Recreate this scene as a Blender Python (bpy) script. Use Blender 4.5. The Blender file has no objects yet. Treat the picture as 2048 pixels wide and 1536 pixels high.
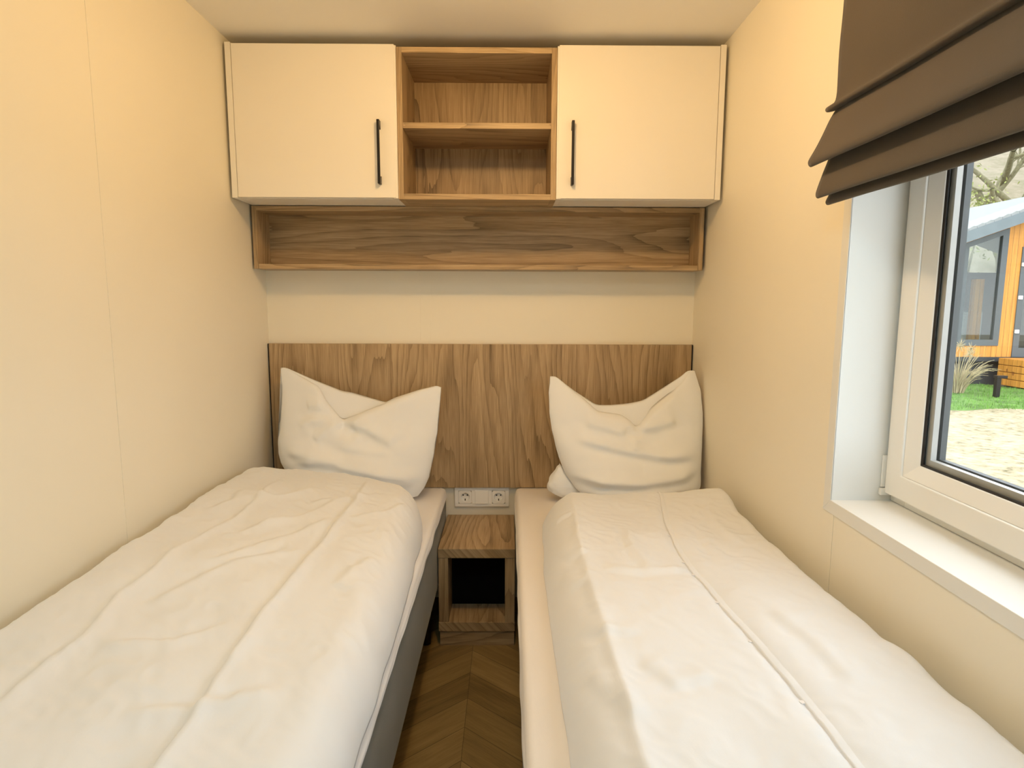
import bpy, bmesh, math, random
from mathutils import Vector, noise, Euler, Matrix

random.seed(7)
SC = bpy.context.scene
COL = SC.collection

# ------------------------------------------------------------------ camera
cam_d = bpy.data.cameras.new('camera')
cam = bpy.data.objects.new('camera', cam_d)
COL.objects.link(cam)
cam_d.sensor_fit = 'HORIZONTAL'
cam_d.sensor_width = 36.0
cam_d.lens = 1242.85 / 2048 * 36.0
cam_d.clip_start = 0.02
cam_d.clip_end = 300
PITCH, YAW, ROLL = 0.1297, 0.0060, 0.0037
_F = Vector((math.sin(YAW) * math.cos(PITCH), math.cos(YAW) * math.cos(PITCH), -math.sin(PITCH)))
_R = Vector((math.cos(YAW), -math.sin(YAW), 0))
_U = _R.cross(_F)
_r = _R * math.cos(ROLL) + _U * math.sin(ROLL)
_u = _U * math.cos(ROLL) - _R * math.sin(ROLL)
cam.matrix_world = Matrix(((_r.x, _u.x, -_F.x, 0.0), (_r.y, _u.y, -_F.y, -2.485),
                           (_r.z, _u.z, -_F.z, 1.2315), (0, 0, 0, 1)))
SC.camera = cam

# ------------------------------------------------------------------ light and exposure
SC.view_settings.view_transform = 'Standard'
SC.view_settings.look = 'None'
SC.view_settings.gamma = 1.0
SC.view_settings.use_curve_mapping = False
SC.view_settings.exposure = 0.07
SC.cycles.use_denoising = True
SC.cycles.max_bounces = 10
SC.cycles.diffuse_bounces = 6
SC.cycles.transparent_max_bounces = 12
SC.cycles.sample_clamp_indirect = 6.0

world = bpy.data.worlds.new('overcast_sky')
SC.world = world
world.use_nodes = True
wn = world.node_tree
bg = wn.nodes['Background']
bg.inputs['Color'].default_value = (0.92, 0.95, 1.0, 1)
bg.inputs['Strength'].default_value = 4.0

lamp_d = bpy.data.lights.new('ceiling_light', 'POINT')     # globe lamp on the ceiling, just above the picture
lamp_d.shadow_soft_size = 0.035
lamp_d.energy = 14.0
lamp_d.color = (1.0, 0.60, 0.235)
lamp = bpy.data.objects.new('ceiling_light', lamp_d)
lamp.location = (-0.03, -1.10, 2.03)
COL.objects.link(lamp)
fill_d = bpy.data.lights.new('fill_light', 'AREA')     # unseen cool fill light, added high up at the foot of the beds
fill_d.shape = 'DISK'
fill_d.size = 0.30
fill_d.energy = 5.5
fill_d.color = (0.55, 0.85, 1.0)
fill = bpy.data.objects.new('fill_light', fill_d)
fill.location = (-0.10, -2.25, 2.07)
COL.objects.link(fill)

# ------------------------------------------------------------------ mesh helpers
ORG = {}


def org(o):
    return ORG.get(o.name, Vector((0, 0, 0)))


def tag(o, label=None, cat=None, group=None, kind=None):
    if label: o['label'] = label
    if cat: o['category'] = cat
    if group: o['group'] = group
    if kind: o['kind'] = kind
    return o


def thing(name, loc, label, cat, group=None):
    o = bpy.data.objects.new(name, None)
    o.empty_display_size = 0.05
    o.location = loc
    COL.objects.link(o)
    ORG[o.name] = Vector(loc)
    return tag(o, label, cat, group)


def mesh(name, vs, fs, mat, parent=None, smooth=False, bevel=0.0, seg=2, sub=0, loc=None, weld=False):
    """vs are world coordinates; the object's own origin is its parent's (or loc)."""
    if parent is not None:
        base = org(parent)
    elif loc is not None:
        base = Vector(loc)
    else:
        xs = [v[0] for v in vs]; ys = [v[1] for v in vs]; zs = [v[2] for v in vs]
        base = Vector(((min(xs) + max(xs)) / 2, (min(ys) + max(ys)) / 2, min(zs)))
    me = bpy.data.meshes.new(name)
    me.from_pydata([(v[0] - base.x, v[1] - base.y, v[2] - base.z) for v in vs], [], fs)
    bm = bmesh.new(); bm.from_mesh(me)
    if weld: bmesh.ops.remove_doubles(bm, verts=bm.verts, dist=1e-5)
    bmesh.ops.recalc_face_normals(bm, faces=bm.faces)
    bm.to_mesh(me); bm.free()
    if mat is not None:
        me.materials.append(mat)
    if smooth:
        me.polygons.foreach_set('use_smooth', [True] * len(me.polygons))
    o = bpy.data.objects.new(name, me)
    COL.objects.link(o)
    if parent is not None:
        o.parent = parent
    else:
        o.location = base
    ORG[o.name] = base
    if bevel:
        b = o.modifiers.new('bevel', 'BEVEL')
        b.width = bevel; b.segments = seg; b.limit_method = 'ANGLE'; b.angle_limit = math.radians(40)
        b.harden_normals = False
    if sub:
        s = o.modifiers.new('sub', 'SUBSURF'); s.levels = sub; s.render_levels = sub
    return o


class MB:
    def __init__(self): self.v = []; self.f = []

    def add(self, vs, fs):
        k = len(self.v); self.v += [tuple(v) for v in vs]; self.f += [[i + k for i in f] for f in fs]; return self

    def box(self, x0, x1, y0, y1, z0, z1):
        return self.add([(x0, y0, z0), (x1, y0, z0), (x1, y1, z0), (x0, y1, z0), (x0, y0, z1), (x1, y0, z1), (x1, y1, z1), (x0, y1, z1)],
                        [(3, 2, 1, 0), (4, 5, 6, 7), (0, 1, 5, 4), (1, 2, 6, 5), (2, 3, 7, 6), (3, 0, 4, 7)])

    def prism(self, poly, axis, a, b):
        """poly: 2D points in the two other axes (x,y,z order kept), extruded along axis a..b"""
        def p(q, t):
            if axis == 'x': return (t, q[0], q[1])
            if axis == 'y': return (q[0], t, q[1])
            return (q[0], q[1], t)
        n = len(poly)
        vs = [p(q, a) for q in poly] + [p(q, b) for q in poly]
        fs = [list(range(n)), list(range(2 * n - 1, n - 1, -1))] + [[(i + 1) % n, i, n + i, n + (i + 1) % n] for i in range(n)]
        return self.add(vs, fs)

    def tube(self, pts, rad, n=8, cap=True):
        pts = [Vector(p) for p in pts]
        k = len(self.v); m = len(pts)
        up = Vector((0, 0, 1))
        for i, p in enumerate(pts):
            d = (pts[min(i + 1, m - 1)] - pts[max(i - 1, 0)]).normalized()
            a = d.cross(up)
            if a.length < 1e-3: a = d.cross(Vector((1, 0, 0)))
            a.normalize(); b = a.cross(d)
            r = rad[i] if isinstance(rad, (list, tuple)) else rad
            for j in range(n):
                t = 2 * math.pi * j / n
                self.v.append(tuple(p + a * (math.cos(t) * r) + b * (math.sin(t) * r)))
        for i in range(m - 1):
            for j in range(n):
                self.f.append([k + i * n + j, k + i * n + (j + 1) % n, k + (i + 1) * n + (j + 1) % n, k + (i + 1) * n + j])
        if cap:
            self.f.append([k + j for j in range(n)][::-1]); self.f.append([k + (m - 1) * n + j for j in range(n)])
        return self

    def build(self, name, mat, parent=None, **kw):
        return mesh(name, self.v, self.f, mat, parent, **kw)


def box(name, x0, x1, y0, y1, z0, z1, mat, parent=None, **kw):
    return MB().box(x0, x1, y0, y1, z0, z1).build(name, mat, parent, **kw)


def lerp(a, b, t): return a + (b - a) * t


def smooth01(t):
    t = max(0.0, min(1.0, t)); return t * t * (3 - 2 * t)


def interp(tab, x):
    """piecewise linear through sorted (x, y)"""
    if x <= tab[0][0]: return tab[0][1]
    for (a, fa), (b, fb) in zip(tab, tab[1:]):
        if x <= b:
            return fa + (fb - fa) * ((x - a) / (b - a) if b > a else 0)
    return tab[-1][1]


def poly_ridge(pl, x, y, w, signed=0.0, tab=None):
    """bump profile of a crease that follows a polyline, tapering to its ends"""
    best = 1e9; bt = 0; bs = 0
    L = 0; tot = tab
    for (ax, ay), (bx, by) in zip(pl, pl[1:]):
        dx, dy = bx - ax, by - ay
        l2 = dx * dx + dy * dy; l = math.sqrt(l2)
        t = max(0, min(1, ((x - ax) * dx + (y - ay) * dy) / l2))
        ex, ey = x - ax - t * dx, y - ay - t * dy
        d2 = ex * ex + ey * ey
        if d2 < best:
            best = d2; bt = L + t * l; bs = dx * ey - dy * ex
        L += l
    d = math.sqrt(best)
    if d > 4 * w: return 0.0
    q = bt / L
    end = smooth01(q / 0.18) * smooth01((1 - q) / 0.18)
    g = math.exp(-(d / w) ** 2)
    if signed:
        g += signed * (1 if bs > 0 else -1) * (d / w) * math.exp(-(d / (1.6 * w)) ** 2)
    return g * end


# ------------------------------------------------------------------ material helpers
class NT:
    def __init__(self, name):
        self.m = bpy.data.materials.new(name); self.m.use_nodes = True
        self.t = self.m.node_tree; self.n = self.t.nodes; self.l = self.t.links
        self.b = self.n['Principled BSDF']

    def new(self, typ, **kw):
        nd = self.n.new(typ)
        for k, v in kw.items(): setattr(nd, k, v)
        return nd

    def put(self, sock, val):
        if hasattr(val, 'is_output'): self.l.new(val, sock)
        elif isinstance(val, (tuple, list)) and len(val) == 3 and sock.type == 'RGBA': sock.default_value = (*val, 1)
        else: sock.default_value = val

    def math(self, op, a, b=0.0, c=None):
        nd = self.new('ShaderNodeMath', operation=op)
        self.put(nd.inputs[0], a); self.put(nd.inputs[1], b)
        if c is not None: self.put(nd.inputs[2], c)
        return nd.outputs[0]

    def xyz(self, obj=False):
        if obj: src = self.new('ShaderNodeTexCoord').outputs['Object']
        else: src = self.new('ShaderNodeNewGeometry').outputs['Position']
        s = self.new('ShaderNodeSeparateXYZ'); self.l.new(src, s.inputs[0])
        return s.outputs[0], s.outputs[1], s.outputs[2]

    def vec(self, a, b, c):
        nd = self.new('ShaderNodeCombineXYZ')
        for i, q in enumerate((a, b, c)): self.put(nd.inputs[i], q)
        return nd.outputs[0]

    def noise(self, vec, scale=1.0, detail=2.0, rough=0.5, dist=0.0):
        nd = self.new('ShaderNodeTexNoise')
        if vec is not None: self.l.new(vec, nd.inputs['Vector'])
        nd.inputs['Scale'].default_value = scale; nd.inputs['Detail'].default_value = detail
        nd.inputs['Roughness'].default_value = rough; nd.inputs['Distortion'].default_value = dist
        return nd.outputs['Fac']

    def ramp(self, fac, stops):
        nd = self.new('ShaderNodeValToRGB')
        cr = nd.color_ramp
        while len(cr.elements) < len(stops): cr.elements.new(0.5)
        for e, (p, c) in zip(cr.elements, stops): e.position = p; e.color = (*c, 1)
        self.l.new(fac, nd.inputs[0]); return nd.outputs[0]

    def mix(self, fac, a, b, mode='MIX'):
        nd = self.new('ShaderNodeMix', data_type='RGBA', blend_type=mode)
        self.put(nd.inputs[0], fac); self.put(nd.inputs[6], a); self.put(nd.inputs[7], b)
        return nd.outputs[2]

    def bump(self, h, strength=0.2, dist=0.002):
        nd = self.new('ShaderNodeBump')
        nd.inputs['Strength'].default_value = strength; nd.inputs['Distance'].default_value = dist
        self.l.new(h, nd.inputs['Height']); self.l.new(nd.outputs[0], self.b.inputs['Normal'])

    def out(self, color, rough=0.5, metal=0.0, spec=None):
        self.put(self.b.inputs['Base Color'], color); self.put(self.b.inputs['Roughness'], rough)
        self.put(self.b.inputs['Metallic'], metal)
        if spec is not None: self.b.inputs['Specular IOR Level'].default_value = spec
        return self.m


def plain(name, col, rough=0.5, metal=0.0, var=0.04, scale=6.0, spec=None):
    t = NT(name)
    geo = t.new('ShaderNodeNewGeometry').outputs['Position']
    f = t.noise(geo, scale, 3)
    lo = tuple(max(0, c * (1 - var)) for c in col); hi = tuple(min(1, c * (1 + var)) for c in col)
    return t.out(t.ramp(f, [(0.3, lo), (0.7, hi)]), rough, metal, spec)


def painted(name, col, rough=0.55, grain=260.0, strength=0.06):
    t = NT(name)
    geo = t.new('ShaderNodeNewGeometry').outputs['Position']
    f = t.noise(geo, 2.0, 2)
    c = t.ramp(f, [(0.3, tuple(q * 0.975 for q in col)), (0.7, col)])
    t.bump(t.noise(geo, grain, 2), strength, 0.001)
    return t.out(c, rough)


def wood(name, grain, dark, mid, light, rings=26.0, warp=7.0, rough=0.45, seed=0.0, contrast=1.0):
    """laminate with cathedral figure; grain is the axis the fibres run along"""
    t = NT(name)
    x, y, z = t.xyz()
    if grain == 'z': al, ac = z, t.math('ADD', x, y)
    elif grain == 'x': al, ac = x, t.math('ADD', z, t.math('MULTIPLY', y, 0.9))
    else: al, ac = y, t.math('ADD', x, t.math('MULTIPLY', z, 0.9))
    v1 = t.vec(t.math('MULTIPLY', ac, 5.5), t.math('MULTIPLY', al, 0.75), seed)
    n1 = t.noise(v1, 1.0, 1.0, 0.4)
    v2 = t.vec(t.math('MULTIPLY', ac, 40.0), t.math('MULTIPLY', al, 2.6), seed + 4)
    n2 = t.noise(v2, 1.0, 2.0, 0.5)
    ph = t.math('ADD', t.math('MULTIPLY', ac, rings), t.math('MULTIPLY', n1, warp * 3.0))
    ph = t.math('ADD', ph, t.math('MULTIPLY', n2, 0.9))
    saw = t.math('FRACT', ph)
    ring = t.math('POWER', saw, 3.0)
    vg = t.vec(t.math('MULTIPLY', ac, 7.0), t.math('MULTIPLY', al, 2.0), seed + 12)
    gate = t.noise(vg, 1.0, 1.0)
    vf = t.vec(t.math('MULTIPLY', ac, 300.0), t.math('MULTIPLY', al, 8.0), seed + 9)
    fine = t.noise(vf, 1.0, 3.0, 0.65)
    vb = t.vec(t.math('MULTIPLY', ac, 16.0), t.math('MULTIPLY', al, 0.7), seed + 2)
    broad = t.noise(vb, 1.0, 2.0)
    f = t.math('ADD', t.math('MULTIPLY', t.math('MULTIPLY', ring, gate), -0.42 * contrast), t.math('MULTIPLY', fine, 0.62))
    f = t.math('ADD', f, t.math('MULTIPLY', broad, 0.48))
    col = t.ramp(f, [(0.18, dark), (0.46, mid), (0.74, light)])
    t.bump(fine, 0.10, 0.0008)
    return t.out(col, rough)


def cloth(name, col, weave=900.0, rough=0.9, sheen=0.25, wrinkle=0.0, var=0.02):
    t = NT(name)
    geo = t.new('ShaderNodeNewGeometry').outputs['Position']
    x, y, z = t.xyz()
    wv = t.noise(geo, weave, 2)
    big = t.noise(geo, 5.0, 3)
    c = t.ramp(big, [(0.3, tuple(q * (1 - var) for q in col)), (0.7, col)])
    h = wv
    if wrinkle:
        w1 = t.noise(t.vec(t.math('MULTIPLY', x, 14.0), t.math('MULTIPLY', y, 7.0), t.math('MULTIPLY', z, 10.0)), 1.0, 4, 0.55, 0.6)
        h = t.math('ADD', t.math('MULTIPLY', wv, 0.06), t.math('MULTIPLY', w1, wrinkle))
    t.bump(h, 0.5, 0.004 if wrinkle else 0.0008)
    t.b.inputs['Sheen Weight'].default_value = sheen
    t.b.inputs['Sheen Roughness'].default_value = 0.5
    return t.out(c, rough, 0.0, 0.2)

# ------------------------------------------------------------------ materials
WALL = painted('cream_wall_panel', (0.87, 0.83, 0.71), 0.55)
CEIL = painted('ceiling_panel', (0.88, 0.86, 0.80), 0.6)
LACQ = painted('white_lacquer', (0.90, 0.87, 0.80), 0.4, 400, 0.03)
PVC = plain('white_window_plastic', (0.84, 0.85, 0.83), 0.32, 0, 0.01)
REVEAL = painted('white_reveal_board', (0.80, 0.815, 0.80), 0.5)
GASKET = plain('black_rubber', (0.012, 0.012, 0.013), 0.5)
SPACER = plain('aluminium_spacer', (0.42, 0.42, 0.41), 0.5, 0.2)
ANTHRA = plain('anthracite_frame', (0.055, 0.065, 0.075), 0.45)
BLACK = plain('black_metal', (0.012, 0.010, 0.010), 0.38, 0.3)
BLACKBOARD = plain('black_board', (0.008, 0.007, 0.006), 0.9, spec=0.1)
PLASTIC = plain('socket_plastic', (0.92, 0.92, 0.90), 0.3, 0, 0.01)
HOLE = plain('socket_hole_dark', (0.01, 0.01, 0.01), 0.6)
D0, D1, D2 = (0.155, 0.102, 0.050), (0.375, 0.265, 0.146), (0.58, 0.435, 0.26)
W_Z = wood('oak_laminate_vertical', 'z', D0, D1, D2, 22, 6.0)
W_X = wood('oak_laminate_horizontal', 'x', D0, D1, D2, 24, 5.0, seed=3.3)
W_Y = wood('oak_laminate_depth', 'y', D0, D1, D2, 22, 6.0, seed=5.1)
W_EDGE = wood('oak_edge_band', 'x', (0.24, 0.165, 0.09), (0.33, 0.24, 0.14), (0.42, 0.31, 0.19), 8, 1.0, seed=1.7, contrast=0.4)
W_EDGEZ = wood('oak_edge_band_upright', 'z', (0.24, 0.165, 0.09), (0.33, 0.24, 0.14), (0.42, 0.31, 0.19), 8, 1.0, seed=2.7, contrast=0.4)
LINEN = cloth('cream_bed_linen', (0.80, 0.835, 0.885), 1100, 0.85, 0.2, 0.55)
PILLOWCASE = cloth('cream_pillowcase', (0.88, 0.905, 0.93), 1100, 0.85, 0.2, 0.25)
SHEET = cloth('white_sheet', (0.80, 0.80, 0.82), 900, 0.9, 0.15, 0.35)
SHEET_B = cloth('ivory_sheet', (0.81, 0.78, 0.75), 900, 0.9, 0.15, 0.35)
GREY_FAB = cloth('grey_bed_fabric', (0.17, 0.18, 0.175), 500, 0.95, 0.2, 0.0, 0.15)
BLIND = cloth('taupe_blind_fabric', (0.105, 0.088, 0.070), 700, 0.95, 0.15, 0.0, 0.1)


def chevron():
    t = NT('chevron_wood_floor')
    x, y, z = t.xyz()
    w = 0.37
    u = t.math('DIVIDE', t.math('ADD', x, 0.125 + 0.0), w)
    cell = t.math('FLOOR', t.math('ADD', u, 0.5))
    fx = t.math('SUBTRACT', u, cell)
    ax = t.math('MULTIPLY', t.math('ABSOLUTE', fx), w)
    side = t.math('SIGN', fx)
    v = t.math('DIVIDE', t.math('ADD', y, t.math('MULTIPLY', ax, 0.85)), 0.135)
    idx = t.math('FLOOR', v)
    fr = t.math('SUBTRACT', v, idx)
    seed = t.math('ADD', t.math('MULTIPLY', idx, 1.73), t.math('ADD', t.math('MULTIPLY', side, 5.1), t.math('MULTIPLY', cell, 9.7)))
    wn_ = t.new('ShaderNodeTexWhiteNoise', noise_dimensions='1D')
    t.l.new(seed, wn_.inputs['W'])
    rnd = wn_.outputs['Value']
    # grain runs along the slanted board
    al = t.math('SUBTRACT', t.math('MULTIPLY', ax, 1.0), t.math('MULTIPLY', y, 0.85))
    g = t.noise(t.vec(t.math('MULTIPLY', v, 5.0), t.math('MULTIPLY', al, 4.0), seed), 1.0, 4, 0.6, 0.8)
    fine = t.noise(t.vec(t.math('MULTIPLY', v, 34.0), t.math('MULTIPLY', al, 9.0), seed), 1.0, 2)
    f = t.math('ADD', t.math('MULTIPLY', rnd, 0.24), t.math('ADD', t.math('MULTIPLY', g, 0.55), t.math('MULTIPLY', fine, 0.22)))
    col = t.ramp(f, [(0.22, (0.13, 0.085, 0.030)), (0.5, (0.26, 0.178, 0.066)), (0.8, (0.40, 0.28, 0.12))])
    line = t.math('LESS_THAN', t.math('MINIMUM', fr, t.math('SUBTRACT', 1.0, fr)), 0.012)
    mid = t.math('LESS_THAN', t.math('MINIMUM', ax, t.math('SUBTRACT', w / 2, ax)), 0.0010)
    col = t.mix(t.math('MULTIPLY', t.math('MAXIMUM', line, mid), 0.6), col, (0.04, 0.025, 0.01))
    t.bump(fine, 0.08, 0.001)
    return t.out(col, 0.5)


FLOOR = chevron()

GLASS = bpy.data.materials.new('clear_glass')
GLASS.use_nodes = True
_n, _l = GLASS.node_tree.nodes, GLASS.node_tree.links
_n.clear()
_o = _n.new('ShaderNodeOutputMaterial'); _tr = _n.new('ShaderNodeBsdfTransparent'); _gl = _n.new('ShaderNodeBsdfGlossy')
_fr = _n.new('ShaderNodeLayerWeight'); _pw = _n.new('ShaderNodeMath'); _pw.operation = 'MULTIPLY_ADD'; _mx = _n.new('ShaderNodeMixShader')
_tr.inputs[0].default_value = (0.99, 1.0, 0.995, 1); _gl.inputs['Roughness'].default_value = 0.01
_fr.inputs['Blend'].default_value = 0.25
_pw.inputs[1].default_value = 0.06; _pw.inputs[2].default_value = 0.01
_l.new(_fr.outputs['Facing'], _pw.inputs[0]); _l.new(_pw.outputs[0], _mx.inputs[0]); _l.new(_tr.outputs[0], _mx.inputs[1]); _l.new(_gl.outputs[0], _mx.inputs[2])
_l.new(_mx.outputs[0], _o.inputs[0])

# ------------------------------------------------------------------ room shell
XL, XR, ZC = -0.955, 0.736, 2.112
YF = -3.15                      # wall behind the camera
T = 0.14


def struct(o): o['kind'] = 'structure'; return o


struct(box('floor', XL - T, XR + T, YF - T, T, -0.06, 0.0, FLOOR))
struct(box('ceiling', XL - T, XR + T, YF - T, T, ZC, ZC + 0.08, CEIL))
struct(box('wall_back', XL - T, XR + T, 0.0, T, 0.0, ZC, WALL))
struct(box('wall_left', XL - T, XL, YF, 0.0, 0.0, ZC, WALL))
struct(box('wall_front', XL - T, XR + T, YF - T, YF, 0.0, ZC, WALL))
# right wall with the window opening
WY0, WY1, WZ0, WZ1 = -2.12, -1.122, 0.790, 1.80
wr = MB()
wr.box(XR, XR + T, WY1 + 0.001, 0.0, 0.0, ZC)
wr.box(XR, XR + T, YF, WY0 - 0.001, 0.0, ZC)
wr.box(XR, XR + T, WY0 - 0.001, WY1 + 0.001, 0.0, WZ0 - 0.012)
wr.box(XR, XR + T, WY0 - 0.001, WY1 + 0.001, WZ1 + 0.001, ZC)
struct(wr.build('wall_right', WALL))

# panel joints: slim cover strips
struct(box('trim_1', XL, XL + 0.0012, -0.984, -0.945, 0.0, ZC, WALL, bevel=0.0005))
struct(box('trim_2', -0.350, -0.308, -0.0012, 0.0, 0.0, ZC, WALL, bevel=0.0005))
struct(box('trim_3', XR - 0.0012, XR, -1.137, -1.104, 0.0, WZ0 - 0.030, WALL, bevel=0.0005))

# window lining: flat band on the wall plus the reveal boards
XG = 0.853
fl = MB()
c, e = 0.030, 0.0035
fl.prism([(WY1 + c, WZ0 - c), (WY1 + c, WZ1 + c), (WY1, WZ1), (WY1, WZ0)], 'x', XR - e, XR)
fl.prism([(WY0 - c, WZ0 - c), (WY0, WZ0), (WY0, WZ1), (WY0 - c, WZ1 + c)], 'x', XR - e, XR)
fl.prism([(WY0 - c, WZ0 - c), (WY1 + c, WZ0 - c), (WY1, WZ0), (WY0, WZ0)], 'x', XR - e, XR)
fl.prism([(WY0 - c, WZ1 + c), (WY0, WZ1), (WY1, WZ1), (WY1 + c, WZ1 + c)], 'x', XR - e, XR)
struct(fl.build('trim_4', REVEAL, bevel=0.0012))

win = thing('window_1', (XG, (WY0 + WY1) / 2, WZ0), 'white framed window in the right wall', 'window')
win['kind'] = 'structure'
b = MB()
b.box(XR - 0.002, XG + 0.05, WY1, WY1 + 0.012, WZ0 - 0.012, WZ1 + 0.012)
b.box(XR - 0.002, XG + 0.05, WY0 - 0.012, WY0, WZ0 - 0.012, WZ1 + 0.012)
b.box(XR - 0.002, XG + 0.05, WY0, WY1, WZ1, WZ1 + 0.012)
b.build('reveal_lining', REVEAL, win)
box('sill', XR - 0.002, XG + 0.05, WY0, WY1, WZ0 - 0.012, WZ0, REVEAL, win, bevel=0.001)
# fixed frame behind the sash
fr = MB()
for (y0, y1, z0, z1) in ((WY1 - 0.05, WY1, WZ0, WZ1), (WY0, WY0 + 0.05, WZ0, WZ1), (WY0 + 0.05, WY1 - 0.05, WZ0, WZ0 + 0.05), (WY0 + 0.05, WY1 - 0.05, WZ1 - 0.05, WZ1)):
    fr.box(XG + 0.016, XG + 0.05, y0, y1, z0, z1)
fr.build('frame', PVC, win, bevel=0.002)


def ring(mb, y0, y1, z0, z1, xa, w, xb):
    """mitred frame ring: outer rectangle at depth xa, inner edge (offset w) at depth xb"""
    o_ = [(y0, z0), (y1, z0), (y1, z1), (y0, z1)]
    i_ = [(y0 + w, z0 + w), (y1 - w, z0 + w), (y1 - w, z1 - w), (y0 + w, z1 - w)]
    vs = [(xa, *p) for p in o_] + [(xb, *p) for p in i_]
    mb.add(vs, [[k, 4 + k, 4 + (k + 1) % 4, (k + 1) % 4] for k in range(4)])


def ring_solid(y0, y1, z0, z1, xf0, xf1, w, xb):
    """frame ring with an inner side profile; front face at xf0 (outer) to xf1 (inner), back at xb"""
    mb = MB()
    o_ = [(y0, z0), (y1, z0), (y1, z1), (y0, z1)]
    i_ = [(y0 + w, z0 + w), (y1 - w, z0 + w), (y1 - w, z1 - w), (y0 + w, z1 - w)]
    vs = [(xf0, *p) for p in o_] + [(xf1, *p) for p in i_] + [(xb, *p) for p in i_] + [(xb, *p) for p in o_]
    fs = []
    for k in range(4):
        n = (k + 1) % 4
        fs += [[k, n, 4 + n, 4 + k], [4 + k, 4 + n, 8 + n, 8 + k], [8 + k, 8 + n, 12 + n, 12 + k], [12 + k, 12 + n, n, k]]
    mb.add(vs, [list(reversed(f)) for f in fs])
    return mb


SY0, SY1, SZ0, SZ1 = WY0 + 0.006, WY1 - 0.006, WZ0 + 0.020, WZ1 - 0.012
sash = ring_solid(SY0, SY1, SZ0, SZ1, XG - 0.003, XG - 0.003, 0.052, XG + 0.034).build('sash', PVC, win, bevel=0.003, seg=3)
w2 = 0.052
ring_solid(SY0 + w2, SY1 - w2, SZ0 + w2, SZ1 - w2, XG + 0.001, XG + 0.016, 0.032, XG + 0.022).build('glazing_bead', PVC, sash, bevel=0.002)
w3 = w2 + 0.032
ring_solid(SY0 + w3, SY1 - w3, SZ0 + w3, SZ1 - w3, XG + 0.017, XG + 0.019, 0.004, XG + 0.022).build('gasket', GASKET, sash)
ring_solid(SY0 + w3, SY1 - w3, SZ0 + w3, SZ1 - w3, XG + 0.026, XG + 0.026, 0.016, XG + 0.038).build('spacer_bar', SPACER, sash)
ring_solid(SY0 + 0.03, SY1 - 0.03, SZ0 + 0.03, SZ1 - 0.03, XG + 0.0435, XG + 0.0435, 0.072, XG + 0.056).build('outer_sash', ANTHRA, sash)
pn = MB()
pn.box(XG + 0.022, XG + 0.0255, SY0 + w3 - 0.01, SY1 - w3 + 0.01, SZ0 + w3 - 0.01, SZ1 - w3 + 0.01)
pn.box(XG + 0.0385, XG + 0.042, SY0 + w3 - 0.01, SY1 - w3 + 0.01, SZ0 + w3 - 0.01, SZ1 - w3 + 0.01)
pn.build('glass_pane', GLASS, sash)
hg = MB()
hg.box(XG - 0.010, XG + 0.014, SY1 + 0.001, SY1 + 0.0055, SZ0 + 0.012, SZ0 + 0.085)
hg.box(XG - 0.013, XG + 0.014, SY1 - 0.004, SY1 + 0.0055, SZ0 - 0.006, SZ0 + 0.010)
hg.build('hinge', PVC, win, bevel=0.0015)

# ------------------------------------------------------------------ headboard
t = thing('headboard', (-0.11, -0.011, 0.483), 'long wood-grain headboard panel on the back wall behind both pillows', 'headboard')
box('panel', -0.949, 0.729, -0.022, -0.001, 0.483, 1.0686, W_Z, t, bevel=0.0012)
box('gap_shade', -0.953, -0.949, -0.020, -0.001, 0.483, 1.0686, BLACK, t)  # both strips paint the shade of the gap to the wall in black
box('gap_shade', 0.729, 0.733, -0.020, -0.001, 0.483, 1.0686, BLACK, t)

# ------------------------------------------------------------------ wall cupboards
ZB, ZT, YC = 1.5845, 2.0810, -0.296
TB = 0.016


def cupboard(x0, x1, hinge_left, label, hx):
    t = thing('wall_cupboard', ((x0 + x1) / 2, -0.15, ZB), label, 'cupboard', 'white cupboards under the ceiling')
    xo, xi = (x0, x1) if hinge_left else (x1, x0)
    s = 1 if hinge_left else -1
    a, b_ = sorted((xo, xo + s * 0.019))
    box('side_panel', a, b_, YC, -0.001, ZB, ZT + 0.004, LACQ, t, bevel=0.0008)
    a, b_ = sorted((xi - s * TB, xi))
    box('side_panel', a, b_, YC + 0.002, -0.001, ZB, ZT - 0.003, LACQ, t, bevel=0.0008)
    a, b_ = sorted((xo + s * 0.019, xi - s * TB))
    box('bottom_panel', a, b_, YC + 0.021, -0.001, ZB, ZB + TB, LACQ, t)
    box('top_panel', a, b_, YC + 0.021, -0.001, ZT - TB - 0.003, ZT - 0.003, LACQ, t)
    box('back_panel', a, b_, -0.008, -0.001, ZB + TB, ZT - TB - 0.003, LACQ, t)
    a, b_ = sorted((xo + s * 0.0205, xi - s * 0.006))
    d = box('door', a, b_, YC, YC + 0.0185, ZB + 0.002, ZT, LACQ, t, bevel=0.0012)
    h = MB()
    z0, z1, yh = 1.629, 1.836, YC - 0.026
    h.box(hx - 0.0045, hx + 0.0045, yh, yh + 0.006, z0, z1)
    # the two tapered feet
    for za, zb, zc, zd in ((z0, z0 + 0.014, z0, z0 + 0.028), (z1 - 0.014, z1, z1 - 0.028, z1)):
        h.prism([(yh + 0.003, za), (YC, zc), (YC, zd), (yh + 0.003, zb)], 'x', hx - 0.0045, hx + 0.0045)
    h.build('handle', BLACK, d, bevel=0.001)
    return t


cupboard(-0.9435, -0.3775, True, 'white wall cupboard left of the open wooden cubby, hinged at the left', -0.437)
cupboard(0.1615, 0.7235, False, 'white wall cupboard right of the open wooden cubby, nearest the window', 0.2145)

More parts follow.
